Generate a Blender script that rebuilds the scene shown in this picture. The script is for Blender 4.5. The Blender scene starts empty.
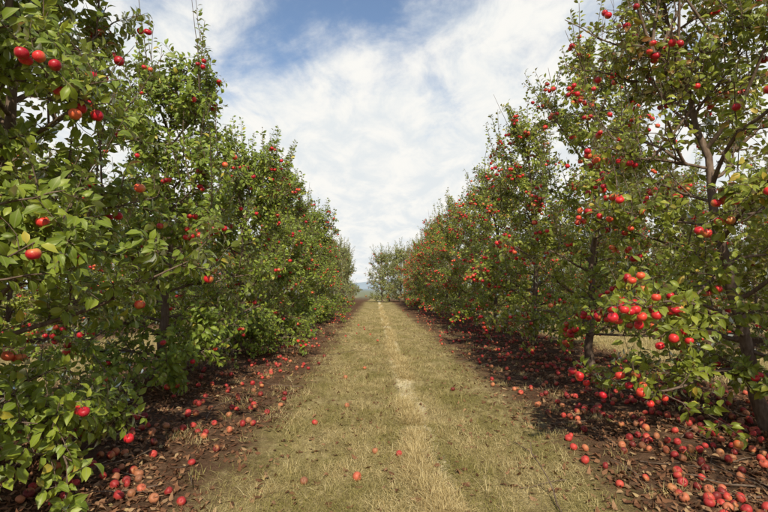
import bpy, math
import numpy as np
from mathutils import Vector
scene = bpy.context.scene
scene.view_settings.view_transform = 'Standard'
scene.view_settings.look = 'None'
scene.view_settings.exposure = 0
COL = scene.collection

# ------------------------------------------------------------------ helpers
def norm(v):
    return v / np.maximum(np.linalg.norm(v, axis=-1, keepdims=True), 1e-9)

class MB:
    """collects vertex / face batches, then writes one mesh"""
    def __init__(s):
        s.v = []; s.f = []; s.c = []; s.n = 0
    def add(s, verts, faces_list, mat, col=None):
        verts = np.asarray(verts, dtype=np.float32).reshape(-1, 3)
        if col is None:
            col = np.zeros((len(verts), 4), dtype=np.float32); col[:, 3] = 1
        s.v.append(verts); s.c.append(col.astype(np.float32))
        for f in faces_list:
            s.f.append((np.asarray(f, dtype=np.int64) + s.n, mat))
        s.n += len(verts)
    def build(s, name, mats, smooth=True):
        me = bpy.data.meshes.new(name)
        V = np.concatenate(s.v); C = np.concatenate(s.c)
        me.vertices.add(len(V)); me.vertices.foreach_set('co', V.ravel())
        loops = np.concatenate([f.ravel() for f, m in s.f])
        tot = np.concatenate([np.full(len(f), f.shape[1]) for f, m in s.f])
        mi = np.concatenate([np.full(len(f), m) for f, m in s.f])
        st = np.concatenate([[0], np.cumsum(tot)[:-1]])
        me.loops.add(len(loops)); me.loops.foreach_set('vertex_index', loops.astype(np.int32))
        me.polygons.add(len(tot))
        me.polygons.foreach_set('loop_start', st.astype(np.int32))
        me.polygons.foreach_set('loop_total', tot.astype(np.int32))
        me.polygons.foreach_set('material_index', mi.astype(np.int32))
        me.polygons.foreach_set('use_smooth', np.full(len(tot), smooth))
        a = me.color_attributes.new('Col', 'FLOAT_COLOR', 'POINT')
        a.data.foreach_set('color', C.ravel())
        for m in mats: me.materials.append(m)
        me.update(calc_edges=True)
        return me

def tubes(mb, P, R, sides, mat):
    """P [N,K,3], R [N,K]"""
    N, K, _ = P.shape
    T = norm(np.gradient(P, axis=1))
    ref = np.where(np.abs(T[..., 2:3]) > 0.9, np.array([1., 0, 0]), np.array([0, 0, 1.]))
    ref = np.repeat(ref[:, K//2:K//2+1], K, axis=1)
    A = norm(np.cross(T, ref)); B = np.cross(T, A)
    th = np.arange(sides) * 2*math.pi/sides
    V = P[:, :, None, :] + R[:, :, None, None]*(A[:, :, None, :]*np.cos(th)[None, None, :, None] + B[:, :, None, :]*np.sin(th)[None, None, :, None])
    idx = np.arange(N*K*sides).reshape(N, K, sides)
    a = idx[:, :-1, :]; b = np.roll(a, -1, axis=2); d = idx[:, 1:, :]; c = np.roll(d, -1, axis=2)
    F = np.stack([a, b, c, d], -1).reshape(-1, 4)
    mb.add(V.reshape(-1, 3), [F], mat)

# leaf: 8 verts, folded along midrib, tip bent down.  (across, along, up)
LT = np.array([[0, 0, 0],
               [-.36, .30, .10], [0, .30, .03], [.36, .30, .10],
               [-.42, .62, .06], [0, .62, -.02], [.42, .62, .06],
               [0, 1.0, -.16]], dtype=np.float32)
LF3 = np.array([[0, 2, 1], [0, 3, 2], [4, 5, 7], [5, 6, 7]])
LF4 = np.array([[1, 2, 5, 4], [2, 3, 6, 5]])
def leaves(mb, pos, axis, nrm, size, mat, rnd, tint, width=0.62, curl=None):
    N = len(pos)
    a = norm(axis); b = norm(np.cross(a, nrm)); n = np.cross(b, a)
    t = LT[None].repeat(N, 0).astype(np.float64)
    if curl is not None:
        t[:, :, 2] = t[:, :, 2]*curl[:, None]
    s = size[:, None, None]
    V = pos[:, None, :] + s*(t[..., 0:1]*b[:, None]*width + t[..., 1:2]*a[:, None] + t[..., 2:3]*n[:, None])
    base = (np.arange(N)*8)[:, None, None]
    col = np.zeros((N, 8, 4)); col[..., 0] = rnd[:, None]; col[..., 1] = tint[:, None]
    col[..., 2] = np.abs(LT[:, 0])*2.4; col[..., 3] = 1
    mb.add(V.reshape(-1, 3), [(base + LF3[None]).reshape(-1, 3), (base + LF4[None]).reshape(-1, 4)], mat, col.reshape(-1, 4))

def apple_template(nu, nv):
    vs = []
    for j in range(nv+1):
        th = math.pi*j/nv
        for i in range(nu):
            ph = 2*math.pi*i/nu
            r = math.sin(th)*(1.0+0.05*math.cos(th))
            z = 0.90*math.cos(th)
            if math.cos(th) > 0: z -= 0.42*math.exp(-(r/0.33)**2)
            else: z += 0.22*math.exp(-(r/0.30)**2)
            r *= 1+0.02*math.cos(5*ph)*(1-math.cos(th))
            r = max(r, 0.01)
            vs.append((r*math.cos(ph), r*math.sin(ph), z))
    idx = np.arange((nv+1)*nu).reshape(nv+1, nu)
    a = idx[:-1]; b = np.roll(a, -1, 1); d = idx[1:]; c = np.roll(d, -1, 1)
    return np.array(vs), np.stack([a, d, c, b], -1).reshape(-1, 4)
AT_HI = apple_template(18, 12); AT_LO = apple_template(10, 7)

def apples(mb, pos, up, rad, mat, rnd, tint, tmpl, rng, stem_mat=None):
    T, F = tmpl
    N = len(pos); u = norm(up)
    ref = norm(rng.normal(size=(N, 3)))
    a = norm(np.cross(u, ref)); b = np.cross(u, a)
    sq = 1+rng.normal(size=(N, 1, 1))*0.06
    V = pos[:, None] + rad[:, None, None]*(T[None, :, 0:1]*a[:, None] + T[None, :, 1:2]*b[:, None] + T[None, :, 2:3]*u[:, None]*sq)
    FF = (F[None] + (np.arange(N)*len(T))[:, None, None]).reshape(-1, 4)
    col = np.zeros((N, len(T), 4)); col[..., 0] = rnd[:, None]; col[..., 1] = tint[:, None]
    # blush direction: one cheek of every apple is redder
    ch = norm(rng.normal(size=(N, 3))+np.array([0, 0, -0.5]))
    tv = norm(T); dirs = tv[None, :, 0:1]*a[:, None]+tv[None, :, 1:2]*b[:, None]+tv[None, :, 2:3]*u[:, None]
    col[..., 2] = (dirs*ch[:, None]).sum(-1)*0.5+0.5; col[..., 3] = 1
    mb.add(V.reshape(-1, 3), [FF], mat, col.reshape(-1, 4))
    if stem_mat is not None:
        P = np.stack([pos+u*rad[:, None]*0.45, pos+u*rad[:, None]*1.0+a*rad[:, None]*0.1, pos+u*rad[:, None]*1.5+a*rad[:, None]*0.3], 1)
        tubes(mb, P, np.full((N, 3), 0.0018), 4, stem_mat)

# ------------------------------------------------------------------ materials
def newmat(name):
    m = bpy.data.materials.new(name); m.use_nodes = True
    nt = m.node_tree; nt.nodes.clear()
    return m, nt
def N(nt, t, **kw):
    n = nt.nodes.new(t)
    for k, v in kw.items(): setattr(n, k, v)
    return n
def L(nt, a, b): nt.links.new(a, b)
def math_(nt, op, a, b=None, c=None, clamp=False):
    n = N(nt, 'ShaderNodeMath', operation=op, use_clamp=clamp)
    for i, x in enumerate((a, b, c)):
        if x is None: continue
        if isinstance(x, (int, float)): n.inputs[i].default_value = x
        else: L(nt, x, n.inputs[i])
    return n.outputs[0]
def mix(nt, f, a, b, blend='MIX'):
    n = N(nt, 'ShaderNodeMix', data_type='RGBA', blend_type=blend)
    for i, x in ((0, f), (6, a), (7, b)):
        if isinstance(x, (int, float)): n.inputs[i].default_value = x
        elif isinstance(x, tuple): n.inputs[i].default_value = (*x, 1)
        else: L(nt, x, n.inputs[i])
    return n.outputs[2]
def ramp(nt, f, stops, interp='LINEAR'):
    n = N(nt, 'ShaderNodeValToRGB'); r = n.color_ramp; r.interpolation = interp
    while len(r.elements) < len(stops): r.elements.new(0.5)
    for e, (p, c) in zip(r.elements, stops):
        e.position = p; e.color = (*c, 1) if len(c) == 3 else c
    L(nt, f, n.inputs[0]); return n.outputs[0]
def sstep(nt, x, a, b):
    n = N(nt, 'ShaderNodeMapRange', interpolation_type='SMOOTHSTEP')
    L(nt, x, n.inputs[0]); n.inputs[1].default_value = a; n.inputs[2].default_value = b
    n.inputs[3].default_value = 0; n.inputs[4].default_value = 1
    return n.outputs[0]
def noise(nt, vec, scale, detail=4, rough=0.55, dist=0.0):
    n = N(nt, 'ShaderNodeTexNoise')
    n.inputs['Scale'].default_value = scale; n.inputs['Detail'].default_value = detail
    n.inputs['Roughness'].default_value = rough; n.inputs['Distortion'].default_value = dist
    if vec is not None: L(nt, vec, n.inputs['Vector'])
    return n.outputs['Fac']
def mapping(nt, vec, scale=(1, 1, 1), rot=(0, 0, 0), loc=(0, 0, 0)):
    n = N(nt, 'ShaderNodeMapping'); L(nt, vec, n.inputs[0])
    n.inputs['Scale'].default_value = scale; n.inputs['Rotation'].default_value = rot; n.inputs['Location'].default_value = loc
    return n.outputs[0]

def leaf_material(name, stops, back, litter=False):
    m, nt = newmat(name)
    at = N(nt, 'ShaderNodeVertexColor', layer_name='Col')
    sp = N(nt, 'ShaderNodeSeparateColor'); L(nt, at.outputs[0], sp.inputs[0])
    c = ramp(nt, sp.outputs[0], stops)
    if not litter:
        oi = N(nt, 'ShaderNodeObjectInfo')
        c = mix(nt, math_(nt, 'MULTIPLY', oi.outputs['Random'], 0.25), c, (0.26, 0.26, 0.035))
        tint = sstep(nt, sp.outputs[1], 0.80, 1.0)
        c = mix(nt, tint, c, (0.28, 0.10, 0.03))
        rib = math_(nt, 'LESS_THAN', sp.outputs[2], 0.10)
        c = mix(nt, math_(nt, 'MULTIPLY', rib, 0.5), c, (0.32, 0.34, 0.13))
    g = N(nt, 'ShaderNodeNewGeometry')
    c2 = mix(nt, math_(nt, 'MULTIPLY', g.outputs['Backfacing'], 0.45), c, back)
    df = N(nt, 'ShaderNodeBsdfDiffuse'); L(nt, c2, df.inputs[0])
    tr = N(nt, 'ShaderNodeBsdfTranslucent')
    tc = mix(nt, 0.6, c, (0.56, 0.58, 0.04) if not litter else (0.2, 0.1, 0.03)); L(nt, tc, tr.inputs[0])
    ms = N(nt, 'ShaderNodeMixShader'); ms.inputs[0].default_value = 0.36 if not litter else 0.1
    L(nt, df.outputs[0], ms.inputs[1]); L(nt, tr.outputs[0], ms.inputs[2])
    out = ms.outputs[0]
    if not litter:
        gl = N(nt, 'ShaderNodeBsdfAnisotropic'); gl.inputs['Roughness'].default_value = 0.42
        gl.inputs['Color'].default_value = (0.85, 0.85, 0.7, 1)
        fr = N(nt, 'ShaderNodeFresnel'); fr.inputs[0].default_value = 1.38
        m2 = N(nt, 'ShaderNodeMixShader'); L(nt, fr.outputs[0], m2.inputs[0])
        L(nt, out, m2.inputs[1]); L(nt, gl.outputs[0], m2.inputs[2]); out = m2.outputs[0]
    o = N(nt, 'ShaderNodeOutputMaterial'); L(nt, out, o.inputs[0])
    return m
M_LEAF_L = leaf_material('leaf_green', [(0, (0.05, 0.09, 0.014)), (0.3, (0.13, 0.21, 0.024)), (0.65, (0.24, 0.325, 0.034)), (0.92, (0.38, 0.43, 0.055)), (1, (0.56, 0.44, 0.06))], (0.28, 0.31, 0.12))
M_LEAF_R = leaf_material('leaf_green_warm', [(0, (0.06, 0.095, 0.014)), (0.3, (0.16, 0.215, 0.024)), (0.65, (0.27, 0.325, 0.036)), (0.9, (0.41, 0.41, 0.055)), (1, (0.58, 0.38, 0.06))], (0.29, 0.30, 0.12))
M_LEAF_F = leaf_material('leaf_green_hazy', [(0, (0.13, 0.15, 0.07)), (0.4, (0.24, 0.27, 0.10)), (0.8, (0.34, 0.36, 0.14)), (0.95, (0.42, 0.40, 0.16)), (1, (0.50, 0.38, 0.13))], (0.30, 0.32, 0.18))  # far trees: distance haze painted in as paler, greyer leaf colours
M_LITTER = leaf_material('dead_leaf', [(0, (0.07, 0.035, 0.022)), (0.3, (0.15, 0.07, 0.040)), (0.55, (0.23, 0.115, 0.062)), (0.75, (0.31, 0.18, 0.10)), (0.92, (0.40, 0.28, 0.15)), (1, (0.38, 0.31, 0.10))], (0.28, 0.17, 0.10), True)

def grass_material():
    m, nt = newmat('dry_grass_blade')
    at = N(nt, 'ShaderNodeVertexColor', layer_name='Col')
    sp = N(nt, 'ShaderNodeSeparateColor'); L(nt, at.outputs[0], sp.inputs[0])
    dry = ramp(nt, sp.outputs[0], [(0, (0.36, 0.26, 0.11)), (0.5, (0.58, 0.455, 0.22)), (1, (0.80, 0.67, 0.38))])
    grn = ramp(nt, sp.outputs[0], [(0, (0.17, 0.155, 0.045)), (1, (0.38, 0.325, 0.11))])
    c = mix(nt, sp.outputs[1], dry, grn)
    d = N(nt, 'ShaderNodeBsdfDiffuse'); L(nt, c, d.inputs[0])
    tr = N(nt, 'ShaderNodeBsdfTranslucent'); L(nt, c, tr.inputs[0])
    ms = N(nt, 'ShaderNodeMixShader'); ms.inputs[0].default_value = 0.3
    L(nt, d.outputs[0], ms.inputs[1]); L(nt, tr.outputs[0], ms.inputs[2])
    o = N(nt, 'ShaderNodeOutputMaterial'); L(nt, ms.outputs[0], o.inputs[0])
    return m
M_GRASS = grass_material()

def bark_material():
    m, nt = newmat('apple_bark')
    tc = N(nt, 'ShaderNodeTexCoord')
    v = mapping(nt, tc.outputs['Object'], (1, 1, 0.35))
    n1 = noise(nt, v, 30, 6, 0.65); n2 = noise(nt, tc.outputs['Object'], 5, 3)
    c = ramp(nt, n1, [(0.3, (0.06, 0.042, 0.032)), (0.55, (0.17, 0.125, 0.095)), (0.75, (0.30, 0.24, 0.19))])
    c = mix(nt, math_(nt, 'MULTIPLY', n2, 0.5), c, (0.18, 0.12, 0.085))
    p = N(nt, 'ShaderNodeBsdfDiffuse'); L(nt, c, p.inputs[0])
    bp = N(nt, 'ShaderNodeBump'); bp.inputs['Strength'].default_value = 0.7; bp.inputs['Distance'].default_value = 0.01
    L(nt, n1, bp.inputs['Height']); L(nt, bp.outputs[0], p.inputs['Normal'])
    o = N(nt, 'ShaderNodeOutputMaterial'); L(nt, p.outputs[0], o.inputs[0])
    return m
M_BARK = bark_material()

def apple_material(name, fallen=False):
    m, nt = newmat(name)
    at = N(nt, 'ShaderNodeVertexColor', layer_name='Col')
    sp = N(nt, 'ShaderNodeSeparateColor'); L(nt, at.outputs[0], sp.inputs[0])
    tc = N(nt, 'ShaderNodeTexCoord')
    if fallen:
        base = ramp(nt, sp.outputs[0], [(0, (0.13, 0.018, 0.016)), (0.35, (0.38, 0.028, 0.03)), (0.6, (0.52, 0.06, 0.045)), (0.8, (0.46, 0.17, 0.08)), (1, (0.18, 0.08, 0.045))])
    else:
        base = ramp(nt, sp.outputs[0], [(0, (0.28, 0.006, 0.018)), (0.4, (0.52, 0.012, 0.026)), (0.75, (0.66, 0.035, 0.032)), (1, (0.70, 0.16, 0.05))])
    n1 = noise(nt, tc.outputs['Object'], 26, 4, 0.6)
    # yellow-orange cheek
    ck = math_(nt, 'ADD', math_(nt, 'MULTIPLY', n1, 0.6), math_(nt, 'ADD', math_(nt, 'MULTIPLY', sp.outputs[2], 0.55), math_(nt, 'MULTIPLY', sp.outputs[1], 0.25)))
    f = math_(nt, 'MULTIPLY', sstep(nt, ck, 0.74, 1.08), 0.75)
    c = mix(nt, f, base, (0.64, 0.30, 0.08) if not fallen else (0.52, 0.23, 0.08))
    n2 = noise(nt, tc.outputs['Object'], 300, 1)
    c = mix(nt, math_(nt, 'MULTIPLY', sstep(nt, n2, 0.62, 0.70), 0.3), c, (0.60, 0.35, 0.22))
    p = N(nt, 'ShaderNodeBsdfPrincipled'); L(nt, c, p.inputs['Base Color'])
    p.inputs['Roughness'].default_value = 0.38 if not fallen else 0.5
    p.inputs['Specular IOR Level'].default_value = 0.4 if not fallen else 0.3
    o = N(nt, 'ShaderNodeOutputMaterial'); L(nt, p.outputs[0], o.inputs[0])
    return m
M_APPLE = apple_material('apple_skin'); M_FALLEN = apple_material('fallen_apple_skin', True)

# ------------------------------------------------------------------ ground shape
def gz(x, y):
    x = np.asarray(x, float); y = np.asarray(y, float)
    near = np.exp(-(np.maximum(np.abs(y-12), 18)-18)/12.)*np.exp(-(np.maximum(np.abs(x), 9)-9)/4.)
    z = 0.018*np.sin(2.1*x+0.7*np.sin(0.9*y))*np.cos(1.3*y+x) + 0.012*np.sin(5.3*x+1.1*y)*np.sin(3.7*y-1.7*x) + 0.006*np.sin(11*x-4*y)*np.sin(9*y+3*x)
    z = z - 0.03*np.exp(-((x-1.0)/0.28)**2) - 0.03*np.exp(-((x+0.45)/0.28)**2)
    z = z + 0.05*np.exp(-((x-3.7)/1.0)**2) + 0.05*np.exp(-((x+2.7)/0.9)**2)
    z = z*near
    d = np.maximum(y-50, 0)
    z = z - 0.02*d*np.minimum(d/20., 1)*np.exp(-d/200.)
    return z

# ------------------------------------------------------------------ tree generator
def grow(rng, start, d0, length, K, wob, lift):
    """start [N,3], d0 [N,3], length[N] -> P [N,K,3]; lift: per-step z change"""
    n = len(start)
    P = np.zeros((n, K, 3)); P[:, 0] = start
    d = norm(d0); st = (length/(K-1))[:, None]
    for k in range(1, K):
        d = norm(d + rng.normal(size=(n, 3))*wob + np.array([0, 0, 1.])*np.asarray(lift).reshape(-1, 1))
        P[:, k] = P[:, k-1] + d*st
    return P
def samp(P, i, t):
    K = P.shape[1]; x = np.clip(t*(K-1), 0, K-1.001); k = x.astype(int); f = (x-k)[:, None]
    a = P[i, k]; b = P[i, k+1]
    return a*(1-f)+b*f, norm(b-a)

def make_tree(name, seed, H, RAD, lean=(0, 0), leafmat=M_LEAF_L, nlimb=32, nsub=7, ntwig=5, nleaf=11,
              napple=75, zlow=0.5, shoots=18, leafsize=0.086, redtop=0.0, hi=False, barefrac=0.05, t0=0.08, bare_shoots=0, topthin=0.15, tall=12):
    rng = np.random.default_rng(seed)
    mb = MB()
    K = 14
    tz = np.linspace(0, 1, K)
    tp = np.zeros((1, K, 3)); tp[0, :, 2] = tz*H*0.82
    wob = np.cumsum(rng.normal(size=(K, 2))*0.035, 0); wob -= wob[0]
    tp[0, :, 0] = wob[:, 0] + lean[0]*tz; tp[0, :, 1] = wob[:, 1] + lean[1]*tz
    tr = (0.055*(1-tz)**0.8+0.010)[None].copy(); tr[0, 0] = 0.09; tr[0, 1] *= 1.05
    tp[0, 0, 2] = -0.12
    tubes(mb, tp, tr, 10, 0)
    t = t0 + (0.96-t0)*np.linspace(0, 1, nlimb)**1.15 + rng.normal(size=nlimb)*0.012
    t = np.clip(t, t0-0.01, 0.98)
    s, td = samp(tp, np.zeros(nlimb, int), t)
    az = np.arange(nlimb)*2.39996 + rng.normal(size=nlimb)*0.4
    el = np.radians(8 + 47*t + rng.normal(size=nlimb)*9)
    prof = np.clip(1.10 - 0.68*t**1.5, 0.15, 1)
    ln = RAD*prof*(0.70+0.55*rng.random(nlimb))*(0.92+0.28*np.abs(np.sin(az)))
    d = np.stack([np.cos(az)*np.cos(el), np.sin(az)*np.cos(el), np.sin(el)], 1)
    lp = grow(rng, s, d, ln, 9, 0.13, 0.03-0.09*(1-t))
    lp[..., 2] = np.maximum(lp[..., 2], zlow + 0.25*rng.random((nlimb, 1)))
    lr = (0.007+0.014*(ln/RAD))[:, None]*np.linspace(1, 0.25, 9)[None]
    tubes(mb, lp, lr, 6, 0)
    i = np.repeat(np.arange(nlimb), nsub); n = len(i)
    ts = np.tile(np.linspace(0.2, 1.0, nsub), nlimb) + rng.normal(size=n)*0.04
    s, td = samp(lp, i, np.clip(ts, 0.05, 1))
    side = norm(np.cross(td, np.array([0, 0, 1.]))+1e-6)*np.where(rng.random(n) < 0.5, -1, 1)[:, None]
    d = td*0.55 + side*(0.5+0.6*rng.random((n, 1))) + rng.normal(size=(n, 3))*0.3 + np.array([0, 0, 0.25])
    ln2 = (0.25+0.55*rng.random(n)**1.3)*(1.05-0.4*ts)*(0.6+0.4*RAD/1.6)
    sp = grow(rng, s, d, ln2, 6, 0.14, rng.normal(size=n)*0.12)
    sp[..., 2] = np.maximum(sp[..., 2], zlow*0.6)
    tubes(mb, sp, np.linspace(0.008, 0.0035, 6)[None].repeat(n, 0), 4, 0)
    # upright shoots everywhere on the upper two thirds
    ns = shoots
    il = rng.integers(int(nlimb*0.30), nlimb, ns)
    s, td = samp(lp, il, 0.25+0.75*rng.random(ns))
    out = s.copy(); out[:, 0] -= lean[0]*s[:, 2]/H; out[:, 1] -= lean[1]*s[:, 2]/H; out[:, 2] = 0
    d = np.array([0, 0, 1.]) + norm(out)*0.25 + rng.normal(size=(ns, 3))*0.22
    sh = grow(rng, s, d, 0.45+0.75*rng.random(ns), 8, 0.06, 0.04)
    tubes(mb, sh, np.linspace(0.008, 0.003, 8)[None].repeat(ns, 0), 4, 0)
    # long whips standing clear of the crown
    il = rng.integers(int(nlimb*0.6), nlimb, tall)
    s, td = samp(lp, il, 0.4+0.6*rng.random(tall))
    d = np.array([0, 0, 1.]) + rng.normal(size=(tall, 3))*0.20
    wh = grow(rng, s, d, 0.9+0.6*rng.random(tall), 8, 0.05, 0.05)
    tubes(mb, wh, np.linspace(0.008, 0.003, 8)[None].repeat(tall, 0), 4, 0)
    if bare_shoots:
        il = rng.integers(int(nlimb*0.6), nlimb, bare_shoots)
        s, td = samp(lp, il, 0.2+0.7*rng.random(bare_shoots))
        d = np.array([-0.25, 0, 1.]) + rng.normal(size=(bare_shoots, 3))*0.5
        b_ = grow(rng, s, d, 0.9+0.9*rng.random(bare_shoots), 9, 0.16, 0.03)
        tubes(mb, b_, np.linspace(0.018, 0.004, 9)[None].repeat(bare_shoots, 0), 5, 0)
        bi = np.repeat(np.arange(bare_shoots), 3); bs, btd = samp(b_, bi, 0.3+0.6*rng.random(len(bi)))
        b2 = grow(rng, bs, btd+rng.normal(size=(len(bi), 3))*0.6, 0.25+0.3*rng.random(len(bi)), 6, 0.16, 0.03)
        tubes(mb, b2, np.linspace(0.007, 0.002, 6)[None].repeat(len(bi), 0), 4, 0)
    def mk_twigs(P, per, llo, lhi, tlo=0.1):
        m = len(P); i = np.repeat(np.arange(m), per); n = len(i)
        ts = tlo+(1-tlo)*rng.random(n)
        s, td = samp(P, i, ts)
        d = td*0.6 + norm(rng.normal(size=(n, 3)))*0.8 + np.array([0, 0, 0.15])
        return grow(rng, s, d, llo+(lhi-llo)*rng.random(n), 4, 0.15, -0.03)
    tw = np.concatenate([mk_twigs(sp, ntwig, 0.10, 0.34), mk_twigs(lp[:, 2:], 6, 0.08, 0.25)])
    tw[..., 2] = np.maximum(tw[..., 2], 0.07+0.05*rng.random((len(tw), 1)))
    tubes(mb, tw, np.linspace(0.0035, 0.0018, 4)[None].repeat(len(tw), 0), 3, 0)
    pos = []; ax = []
    def lv(P, per, tlo=0.1, up=-0.25, thin=True):
        m = len(P); i = np.repeat(np.arange(m), per); n = len(i)
        pz = np.clip(P[:, 0, 2]/H, 0, 1)
        keep = rng.random(m) > barefrac + (topthin*np.clip((pz-0.35)/0.4, 0, 1) if thin else 0)
        q = np.tile((np.arange(per)+0.5)/per, m)
        q = np.clip(tlo+(1-tlo)*q+rng.normal(size=n)*0.05, 0, 1)
        s, td = samp(P, i, q)
        rd = norm(rng.normal(size=(n, 3)))
        rd = norm(rd - td*np.sum(rd*td, 1, keepdims=True))
        a = td*0.45 + rd*0.9 + np.array([0, 0, up])
        k = keep[i]
        pos.append((s + rd*0.012)[k]); ax.append(a[k])
    lv(tw, nleaf); lv(sp, 8, tlo=0.3); lv(sh, 30, up=-0.05, thin=False); lv(wh, 40, up=0.05, thin=False)
    pos = np.concatenate(pos); ax = np.concatenate(ax); n = len(pos)
    c = pos[:, :2] - np.array(lean)[None]*(pos[:, 2:3]/H)
    nr = norm(np.concatenate([norm(c)*0.75, np.ones((n, 1))*0.65], 1) + rng.normal(size=(n, 3))*0.42)
    rnd = np.clip(rng.beta(2.0, 2.2, n)*0.95 + rng.normal(size=n)*0.05, 0, 1)
    rnd = np.where(rng.random(n) < 0.02, 1.0, rnd)
    hfac = np.clip(pos[:, 2]/H, 0, 1)
    cl = 0.5+0.5*np.sin(pos[:, 0]*3.1+seed)*np.sin(pos[:, 1]*2.7+seed*2)*np.sin(pos[:, 2]*2.3)
    rnd = np.clip(rnd+(cl-0.5)*0.25, 0, 1)
    tint = rng.random(n)*0.80 + redtop*hfac**2*cl*0.9*rng.random(n) + 0.02
    size = leafsize*(0.6+0.6*rng.random(n))
    leaves(mb, pos, ax, nr, size, 1, rnd, tint, curl=0.4+1.6*rng.random(n))
    # apples
    allp = np.concatenate([tw[:, 2], sp[:, 3], sp[:, 5], lp[:, 6]])
    allp = allp[allp[:, 2] > 0.18]
    r = np.linalg.norm(allp[:, :2]-np.array(lean)[None]*(allp[:, 2:3]/H), axis=1)
    env = RAD*np.clip(1.25-0.75*np.clip(allp[:, 2]/H, 0, 2)**1.5, 0.2, 1.2)
    w = (0.05+r/env)**3.0*np.where(allp[:, 2] > H*0.92, 0.15, 1)
    pk = rng.choice(len(allp), napple, replace=False, p=w/w.sum())
    ap = []
    for q in pk:
        k = rng.choice([1, 1, 1, 1, 2, 2, 3])
        for j in range(k):
            a_ = rng.random()*6.28
            o = np.array([math.cos(a_), math.sin(a_), 0])*0.04*(k > 1) + np.array([0, 0, -0.055-0.02*rng.random()])
            ap.append(allp[q]+o+rng.normal(size=3)*0.006)
    ap = np.array(ap); na = len(ap)
    ap[:, :2] += norm(ap[:, :2]-np.array(lean)[None]*(ap[:, 2:3]/H))*0.035
    for _ in range(6):
        D = ap[:, None]-ap[None]; dd = np.linalg.norm(D, axis=2)+np.eye(na)*9
        mv = np.where(dd < 0.075, (0.075-dd)/2, 0)[..., None]*D/dd[..., None]
        ap = ap+mv.sum(1)
    apples(mb, ap, np.array([0, 0, 1.])+rng.normal(size=(na, 3))*0.3, 0.030+0.010*rng.random(na), 2,
           rng.beta(1.6, 1.8, na), rng.random(na), AT_HI if hi else AT_LO, rng, stem_mat=0)
    return mb.build(name, [M_BARK, leafmat, M_APPLE])

prg = np.random.default_rng(77)
def place(me, x, y, rot=None, s=1.0, sz=None):
    if rot is None: rot = (0 if prg.random() < 0.5 else math.pi)+prg.normal()*0.25
    ob = bpy.data.objects.new('apple_tree', me)
    ob.location = (x, y, float(gz(x, y))); ob.rotation_euler = (0, 0, rot)
    ob.scale = (s, s, sz if sz else s)
    COL.objects.link(ob); return ob

XL, XR = -2.85, 3.8
nl = make_tree('apple_tree_mesh', 11, 5.1, 1.35, zlow=0.12, napple=120, hi=True, leafsize=0.088, nlimb=36, shoots=46, nsub=8, nleaf=12, t0=0.05, barefrac=0.05)
l1 = make_tree('apple_tree_mesh', 12, 4.7, 1.35, zlow=0.15, napple=110, nlimb=36, nsub=8, nleaf=11, shoots=48, t0=0.05, barefrac=0.04)
l2 = make_tree('apple_tree_mesh', 13, 4.6, 1.3, zlow=0.15, napple=125, nlimb=36, nsub=8, nleaf=11, shoots=46, t0=0.05, barefrac=0.04)
nr_ = make_tree('apple_tree_mesh', 21, 5.3, 1.55, lean=(-0.7, 0.1), leafmat=M_LEAF_R, zlow=0.3, napple=280, hi=True, redtop=1.2, nlimb=36, nsub=8, shoots=40, nleaf=10, barefrac=0.12, bare_shoots=18, t0=0.07, topthin=0.35)
r1 = make_tree('apple_tree_mesh', 22, 5.7, 1.5, leafmat=M_LEAF_R, zlow=0.35, napple=310, hi=True, redtop=0.6, nlimb=36, shoots=54, nleaf=10, barefrac=0.08, t0=0.06, topthin=0.3)
r2 = make_tree('apple_tree_mesh', 23, 5.7, 1.4, leafmat=M_LEAF_R, zlow=0.35, napple=290, redtop=0.35, nlimb=36, shoots=54, nleaf=10, barefrac=0.07, t0=0.06, topthin=0.25)
r3 = make_tree('apple_tree_mesh', 24, 5.4, 1.45, leafmat=M_LEAF_R, zlow=0.3, napple=290, redtop=0.45, nlimb=36, shoots=50, nleaf=10, t0=0.06, topthin=0.25)
fr_ = make_tree('apple_tree_mesh', 31, 5.5, 1.5, leafmat=M_LEAF_F, zlow=0.3, napple=50, nlimb=30, nsub=6, ntwig=4, nleaf=9, leafsize=0.10, shoots=50, t0=0.06, barefrac=0.12)

rg = np.random.default_rng(5)
place(l1, XL-0.3, -0.7, 2.0)
place(nl, XL, 3.75, 0.3)
y = 7.3; k = 0
while y < 27:
    place([l1, l2, nl][k % 3], XL+rg.normal()*0.1, y, None, 0.98+0.08*rg.random()); y += 3.3; k += 1
for (x, yy) in ((-3.3, 31.5), (-2.9, 36), (-2.5, 41), (-2.7, 46)):
    place([l2, fr_][k % 2] if yy < 33 else fr_, x, yy, None, 0.96); k += 1
place(r1, XR+0.4, 0.7, 1.0)
place(nr_, XR, 4.9, 0.0)
y = 8.75; k = 0
while y < 46:
    place([r1, r2, r3][k % 3], XR+rg.normal()*0.12, y, None, 0.97+0.1*rg.random()); y += 3.6; k += 1
# neighbouring rows
for x0 in (XL-6.4, XR+6.4, XL-12.8, XR+12.8):
    y = 2.5 if abs(x0) < 12 else 8; k = 0
    while y < 50:
        place([r2, l2, l1, r3][k % 4], x0+rg.normal()*0.15, y, None, 0.93+0.1*rg.random()); y += 3.5; k += 1
# trees closing the end of the alley
for (x, yy, s) in ((0.75, 51, 1.0), (2.5, 52, 1.12), (4.6, 53, 1.1), (7.5, 54, 1.1), (-4.3, 51, 1.0), (-7.2, 53, 1), (1.6, 57, 1.1), (3.4, 58, 1.1), (10.5, 56, 1.1), (-10.5, 56, 1.05), (-3.6, 60, 1.0), (13.5, 57, 1.1), (-13.5, 57, 1.1)):
    place(fr_, x, yy, None, s); k += 1

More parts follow.
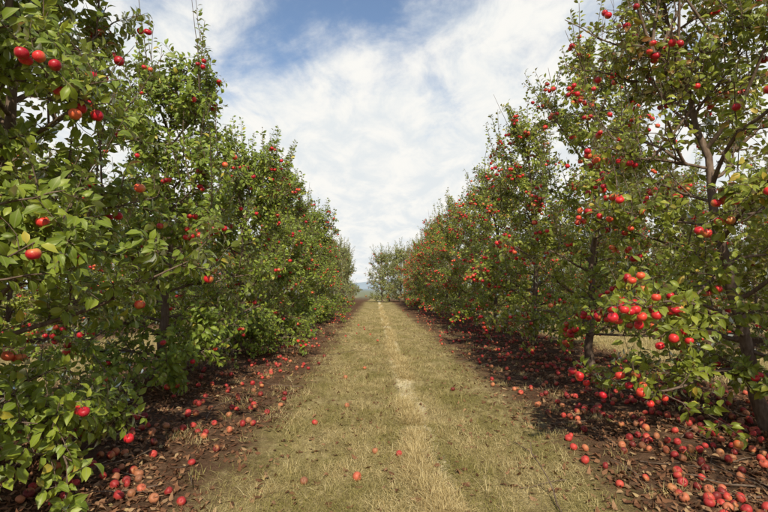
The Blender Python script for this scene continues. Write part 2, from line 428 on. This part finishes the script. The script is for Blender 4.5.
# ------------------------------------------------------------------ ground
def axis_pts(a, b, step, far):
    m = np.arange(a, b+1e-6, step)
    lo = []; x = a; s = step
    while x > -far: s *= 1.35; x -= s; lo.append(x)
    hi_ = []; x = b; s = step
    while x < far: s *= 1.35; x += s; hi_.append(x)
    return np.array(lo[::-1]+list(m)+hi_)
xs = axis_pts(-8, 10, 0.12, 3000); ys = axis_pts(-1, 30, 0.12, 3000)
X, Y = np.meshgrid(xs, ys); Z = gz(X, Y)
V = np.stack([X, Y, Z], -1).reshape(-1, 3)
idx = np.arange(len(V)).reshape(X.shape)
F = np.stack([idx[:-1, :-1], idx[:-1, 1:], idx[1:, 1:], idx[1:, :-1]], -1).reshape(-1, 4)

def ground_material():
    m, nt = newmat('orchard_ground')
    tc = N(nt, 'ShaderNodeTexCoord'); P = tc.outputs['Object']
    sx = N(nt, 'ShaderNodeSeparateXYZ'); L(nt, P, sx.inputs[0]); x = sx.outputs[0]; y = sx.outputs[1]
    n_edge = noise(nt, P, 1.4, 6, 0.7)
    n_fine = noise(nt, P, 9, 6, 0.7)
    vs = mapping(nt, P, (1, 0.25, 1)); n_str = noise(nt, vs, 14, 5, 0.7)
    n_big = noise(nt, mapping(nt, P, (1, 0.35, 1)), 1.3, 6, 0.7)
    n_hf = noise(nt, P, 60, 4, 0.75)
    u = math_(nt, 'ABSOLUTE', math_(nt, 'WRAP', math_(nt, 'SUBTRACT', x, 0.33), 3.2, -3.2))
    e = math_(nt, 'ADD', u, math_(nt, 'MULTIPLY', math_(nt, 'SUBTRACT', n_edge, 0.5), 1.3))
    e = math_(nt, 'ADD', e, math_(nt, 'MULTIPLY', math_(nt, 'SUBTRACT', n_fine, 0.5), 0.7))
    soil_m = sstep(nt, e, 1.05, 1.65)
    g = ramp(nt, n_str, [(0.3, (0.20, 0.15, 0.07)), (0.48, (0.36, 0.28, 0.13)), (0.62, (0.49, 0.39, 0.19)), (0.8, (0.64, 0.53, 0.28))])
    green = ramp(nt, n_fine, [(0.3, (0.15, 0.13, 0.04)), (0.7, (0.31, 0.265, 0.09))])
    g = mix(nt, math_(nt, 'MULTIPLY', sstep(nt, n_big, 0.45, 0.60), 0.7), g, green)
    xm = math_(nt, 'ADD', x, math_(nt, 'MULTIPLY', math_(nt, 'SUBTRACT', noise(nt, mapping(nt, P, (1, 0.4, 1)), 1.5, 5, 0.7), 0.5), 0.5))
    strip = math_(nt, 'SUBTRACT', 1.0, sstep(nt, math_(nt, 'ABSOLUTE', math_(nt, 'SUBTRACT', xm, 0.42)), 0.06, 0.17))
    g = mix(nt, math_(nt, 'MULTIPLY', strip, 0.95), g, (0.80, 0.68, 0.43))
    s = ramp(nt, n_fine, [(0.25, (0.06, 0.036, 0.023)), (0.5, (0.14, 0.082, 0.05)), (0.7, (0.23, 0.135, 0.082)), (0.85, (0.31, 0.19, 0.115))])
    c = mix(nt, soil_m, g, s)
    hf = ramp(nt, n_hf, [(0.25, (0.5, 0.5, 0.5)), (0.7, (1.2, 1.2, 1.2))])
    c = mix(nt, 1.0, c, hf, 'MULTIPLY')
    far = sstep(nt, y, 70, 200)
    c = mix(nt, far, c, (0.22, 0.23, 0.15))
    far_haze = sstep(nt, y, 200, 900)  # distance haze, painted as a bluish tone into the ground colour
    c = mix(nt, far_haze, c, (0.26, 0.32, 0.36))
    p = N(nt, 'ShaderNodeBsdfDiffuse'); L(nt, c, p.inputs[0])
    bp = N(nt, 'ShaderNodeBump'); bp.inputs['Strength'].default_value = 0.9; bp.inputs['Distance'].default_value = 0.04
    L(nt, math_(nt, 'ADD', n_fine, math_(nt, 'MULTIPLY', n_hf, 0.4)), bp.inputs['Height']); L(nt, bp.outputs[0], p.inputs['Normal'])
    o = N(nt, 'ShaderNodeOutputMaterial'); L(nt, p.outputs[0], o.inputs[0])
    return m
mb = MB(); mb.add(V, [F], 0)
g = bpy.data.objects.new('ground', mb.build('ground', [ground_material()])); COL.objects.link(g)

# distant hills
rng = np.random.default_rng(3)
hx = np.linspace(-2500, 2500, 160)
prof = 26+10*np.sin(hx/310.+1)+6*np.sin(hx/120.)+3*np.sin(hx/47.)
rows = []
for t, yy in ((0, 1200), (0.45, 1350), (0.8, 1500), (1.0, 1700), (0.7, 2000)):
    rows.append(np.stack([hx, np.full_like(hx, yy), prof*t-8], 1))
V = np.concatenate(rows); idx = np.arange(len(V)).reshape(5, -1)
F = np.stack([idx[:-1, :-1], idx[:-1, 1:], idx[1:, 1:], idx[1:, :-1]], -1).reshape(-1, 4)
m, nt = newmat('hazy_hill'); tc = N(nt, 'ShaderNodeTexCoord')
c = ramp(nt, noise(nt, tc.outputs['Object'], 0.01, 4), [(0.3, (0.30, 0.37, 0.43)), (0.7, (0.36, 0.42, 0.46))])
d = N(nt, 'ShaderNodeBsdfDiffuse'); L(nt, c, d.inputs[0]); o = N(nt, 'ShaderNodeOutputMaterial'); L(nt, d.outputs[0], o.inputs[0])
mb = MB(); mb.add(V, [F], 0); h = bpy.data.objects.new('hills', mb.build('hills', [m])); COL.objects.link(h)

# ------------------------------------------------------------------ grass
rng = np.random.default_rng(8)
def blades(mb, x, y, ln, w, lie, dry_g):
    n = len(x); z = gz(x, y)
    az = rng.random(n)*6.283; el = np.radians(np.clip(lie+rng.normal(size=n)*16, 3, 88))
    d = np.stack([np.cos(az)*np.cos(el), np.sin(az)*np.cos(el), np.sin(el)], 1)
    sd = np.stack([-np.sin(az), np.cos(az), rng.normal(size=n)*0.3], 1)*(w/2)[:, None]
    p0 = np.stack([x, y, z-0.004], 1)
    p1 = p0+d*(ln*0.55)[:, None]; p2 = p0+d*ln[:, None]; p2[:, 2] -= ln*0.18*np.cos(el); p2[:, 2] = np.maximum(p2[:, 2], z+0.003)
    V = np.stack([p0-sd, p0+sd, p1+sd*0.7, p1-sd*0.7, p2], 1)
    b = (np.arange(n)*5)[:, None]
    col = np.zeros((n, 5, 4)); col[..., 0] = rng.random(n)[:, None]; col[..., 1] = dry_g[:, None]; col[..., 3] = 1
    mb.add(V.reshape(-1, 3), [b+np.array([[0, 1, 2, 3]]), b+np.array([[3, 2, 4]])], 0, col.reshape(-1, 4))
def dens_y(n, y0, y1, p=1.6):
    u = rng.random(n)
    return (y0**(1-p) + u*(y1**(1-p)-y0**(1-p)))**(1/(1-p))
def patch(x, y):
    return (np.sin(2.3*x+0.8*y)*np.sin(0.9*y+2*x)+0.7*np.sin(5.1*x-2.2*y+1)*np.sin(3.3*y+1.7*x)+0.5*np.sin(9*x+4*y)*np.sin(7*y-5*x))
mb = MB()
n = 180000
y = dens_y(n, 2.2, 34); x = 0.25+rng.normal(size=n)*0.9
x = np.where(rng.random(n) < 0.5, x, -1.2+2.8*rng.random(n))
ed = 0.22*np.sin(1.7*y)+0.15*np.sin(4.1*y+1)+rng.normal(size=n)*0.18
k = (x > -1.0+ed) & (x < 1.6+ed) & (patch(y*0.7, x*1.3)+rng.normal(size=n)*0.5 > -0.6); x = x[k]; y = y[k]
gr = np.clip(0.28+0.6*patch(x, y)+rng.normal(size=len(x))*0.2, 0, 1)
sc = 0.8+y*0.06
blades(mb, x, y, (0.03+0.06*rng.random(len(x)))*np.minimum(sc, 1.6), 0.0028*sc, 24, gr)
n = 60000; y = dens_y(n, 2.2, 44); x = 0.42+0.08*np.sin(0.9*y)+0.04*np.sin(2.7*y)+rng.normal(size=n)*0.06
tuft = np.sin(5*y+3*np.sin(2.2*y)) > -0.7; x = x[tuft]; y = y[tuft]
sc = 0.8+y*0.06
blades(mb, x, y, (0.05+0.09*rng.random(len(x)))*np.minimum(sc, 1.5), 0.003*sc, 28, np.zeros(len(x)))
for cx, cnt in ((6.65, 40000), (-6.1, 14000)):
    n = cnt; y = dens_y(n, 3.5, 34, 1.2); x = cx+rng.uniform(-1.6, 1.6, n)
    blades(mb, x, y, (0.06+0.12*rng.random(n)), np.full(n, 0.005), 45, np.clip(rng.normal(size=n)*0.15+0.1, 0, 1))
nt_ = 320
ct = rng.uniform([-2.0, 2.5], [2.7, 20], (nt_, 2)); i = np.repeat(np.arange(nt_), 45)
x = ct[i, 0]+rng.normal(size=len(i))*0.05; y = ct[i, 1]+rng.normal(size=len(i))*0.05
blades(mb, x, y, 0.05+0.09*rng.random(len(i)), np.full(len(i), 0.0035), 42, np.clip(rng.random(nt_)[i]*1.1-0.2, 0, 1))
o_ = bpy.data.objects.new('grass', mb.build('grass', [M_GRASS], False)); COL.objects.link(o_)

# ------------------------------------------------------------------ leaf litter
mb = MB()
def litter(n, xc, xsd, y0, y1, lo, hi):
    y = dens_y(n, y0, y1, 1.3); x = xc+rng.normal(size=n)*xsd
    cl = np.sin(3.1*x+1.3*y)*np.sin(2.3*y-1.9*x)+0.5*np.sin(7*x+5*y)
    k = (x > lo+rng.normal(size=n)*0.2) & (x < hi+rng.normal(size=n)*0.2) & (cl+rng.normal(size=n)*0.6 > -0.5); x = x[k]; y = y[k]; n = len(x)
    pos = np.stack([x, y, gz(x, y)+0.004+0.012*rng.random(n)], 1)
    az = rng.random(n)*6.283
    ax = np.stack([np.cos(az), np.sin(az), rng.normal(size=n)*0.2], 1)
    nr = np.stack([rng.normal(size=n)*0.3, rng.normal(size=n)*0.3, np.ones(n)], 1)
    leaves(mb, pos, ax, nr, 0.035+0.035*rng.random(n), 0, rng.beta(2, 2.2, n), rng.random(n), curl=rng.normal(size=n)*1.8)
litter(19000, XL+0.4, 0.9, 2.4, 32, -4.6, -0.95)
litter(28000, XR-0.4, 1.1, 2.4, 36, 1.4, 6.2)
litter(2200, 0.2, 1.4, 2.4, 25, -1.5, 2.2)
o_ = bpy.data.objects.new('leaf_litter', mb.build('leaf_litter', [M_LITTER])); COL.objects.link(o_)

# fallen twigs
mb = MB(); n = 260
y = dens_y(n, 2.6, 22, 1.3); x = np.where(rng.random(n) < 0.7, XR-0.3+rng.normal(size=n)*1.0, XL+0.5+rng.normal(size=n)*0.7)
az = rng.random(n)*6.28; ln = 0.2+0.8*rng.random(n)**2
P = grow(rng, np.stack([x, y, gz(x, y)+0.02], 1), np.stack([np.cos(az), np.sin(az), 0*az], 1), ln, 7, 0.14, np.zeros(n))
P[..., 2] = gz(P[..., 0], P[..., 1])+0.015+np.abs(P[..., 2]-P[:, :1, 2])*0.5
tubes(mb, P, np.linspace(1, 0.4, 7)[None]*(0.003+0.005*rng.random((n, 1))), 5, 0)
o_ = bpy.data.objects.new('fallen_twigs', mb.build('fallen_twigs', [M_BARK])); COL.objects.link(o_)

# ------------------------------------------------------------------ fallen apples
mb = MB()
def fall(n, xc, xsd, y0, y1, lo, hi, p=1.2):
    y = dens_y(n, y0, y1, p); x = xc+rng.normal(size=n)*xsd
    k = (x > lo) & (x < hi); return np.stack([x[k], y[k]], 1)
pts = np.concatenate([fall(1150, XR-0.5, 0.9, 2.6, 34, 1.65, 6.3), fall(300, XL+0.95, 0.55, 2.6, 30, -4, -1.0), fall(20, 0.3, 0.8, 2.8, 22, -1.0, 1.6)])
for _ in range(8):
    D = pts[:, None]-pts[None]; dd = np.linalg.norm(D, axis=2)+np.eye(len(pts))*9
    pts = pts+(np.where(dd < 0.078, (0.078-dd)/2, 0)[..., None]*D/dd[..., None]).sum(1)
n = len(pts); rad = 0.027+0.009*rng.random(n)
pos = np.stack([pts[:, 0], pts[:, 1], gz(pts[:, 0], pts[:, 1])+rad*0.8], 1)
up = norm(rng.normal(size=(n, 3))+np.array([0, 0, 0.3]))
apples(mb, pos, up, rad, 0, rng.random(n), rng.random(n), AT_HI, rng, stem_mat=1)
o_ = bpy.data.objects.new('fallen_apples', mb.build('fallen_apples', [M_FALLEN, M_BARK])); COL.objects.link(o_)

# ------------------------------------------------------------------ light
EL, AZ = math.radians(40), math.radians(6)   # sun behind the camera
sd = Vector((math.sin(AZ)*math.cos(EL), -math.cos(AZ)*math.cos(EL), math.sin(EL)))
sl = bpy.data.lights.new('sun', 'SUN'); sl.energy = 5.0; sl.angle = math.radians(0.6); sl.color = (1.0, 0.92, 0.74)
so = bpy.data.objects.new('sun', sl); so.rotation_euler = sd.to_track_quat('Z', 'Y').to_euler(); so.location = (0, -5, 20); COL.objects.link(so)

w = bpy.data.worlds.new('World'); scene.world = w; w.use_nodes = True
nt = w.node_tree; nt.nodes.clear()
sky = N(nt, 'ShaderNodeTexSky'); sky.sky_type = 'NISHITA'; sky.sun_disc = False
sky.sun_elevation = EL; sky.sun_rotation = math.pi-AZ; sky.air_density = 1.0; sky.dust_density = 0.6
bg1 = N(nt, 'ShaderNodeBackground'); bg1.inputs[1].default_value = 0.15; L(nt, sky.outputs[0], bg1.inputs[0])
tc = N(nt, 'ShaderNodeTexCoord'); D = tc.outputs['Generated']
sx = N(nt, 'ShaderNodeSeparateXYZ'); L(nt, D, sx.inputs[0]); z = math_(nt, 'MAXIMUM', sx.outputs[2], 0.0)
zz = math_(nt, 'ADD', z, 0.18)
cv = N(nt, 'ShaderNodeCombineXYZ'); L(nt, math_(nt, 'DIVIDE', sx.outputs[0], zz), cv.inputs[0]); L(nt, math_(nt, 'DIVIDE', sx.outputs[1], zz), cv.inputs[1])
c1 = noise(nt, mapping(nt, cv.outputs[0], (1.0, 1.0, 1), (0, 0, math.radians(25)), (5.1, 0.72, 0)), 1.7, 9, 0.60, 0.3)
c2 = noise(nt, mapping(nt, cv.outputs[0], (1.3, 0.8, 1), (0, 0, math.radians(-35)), (0.4, 2.2, 0)), 4.5, 7, 0.62, 0.4)
cs = math_(nt, 'ADD', math_(nt, 'MULTIPLY', c1, 0.77), math_(nt, 'MULTIPLY', c2, 0.23))
hb = math_(nt, 'SUBTRACT', 0.44, math_(nt, 'MULTIPLY', z, 0.94))
f = sstep(nt, math_(nt, 'ADD', cs, hb), 0.38, 0.63)
cc = mix(nt, sstep(nt, c2, 0.35, 0.65), (0.79, 0.83, 0.85), (0.97, 0.955, 0.91))
bg2 = N(nt, 'ShaderNodeBackground'); bg2.inputs[1].default_value = 1.0; L(nt, cc, bg2.inputs[0])
ms = N(nt, 'ShaderNodeMixShader'); L(nt, f, ms.inputs[0]); L(nt, bg1.outputs[0], ms.inputs[1]); L(nt, bg2.outputs[0], ms.inputs[2])
o = N(nt, 'ShaderNodeOutputWorld'); L(nt, ms.outputs[0], o.inputs[0])

# ------------------------------------------------------------------ camera
cam = bpy.data.cameras.new('camera'); cam.lens = 24; cam.sensor_width = 36; cam.clip_end = 6000; cam.clip_start = 0.05
co = bpy.data.objects.new('camera', cam); co.location = (0, 0, 1.4)
co.rotation_euler = (math.radians(90+3.6), 0, math.radians(-1.0)); COL.objects.link(co)
scene.camera = co
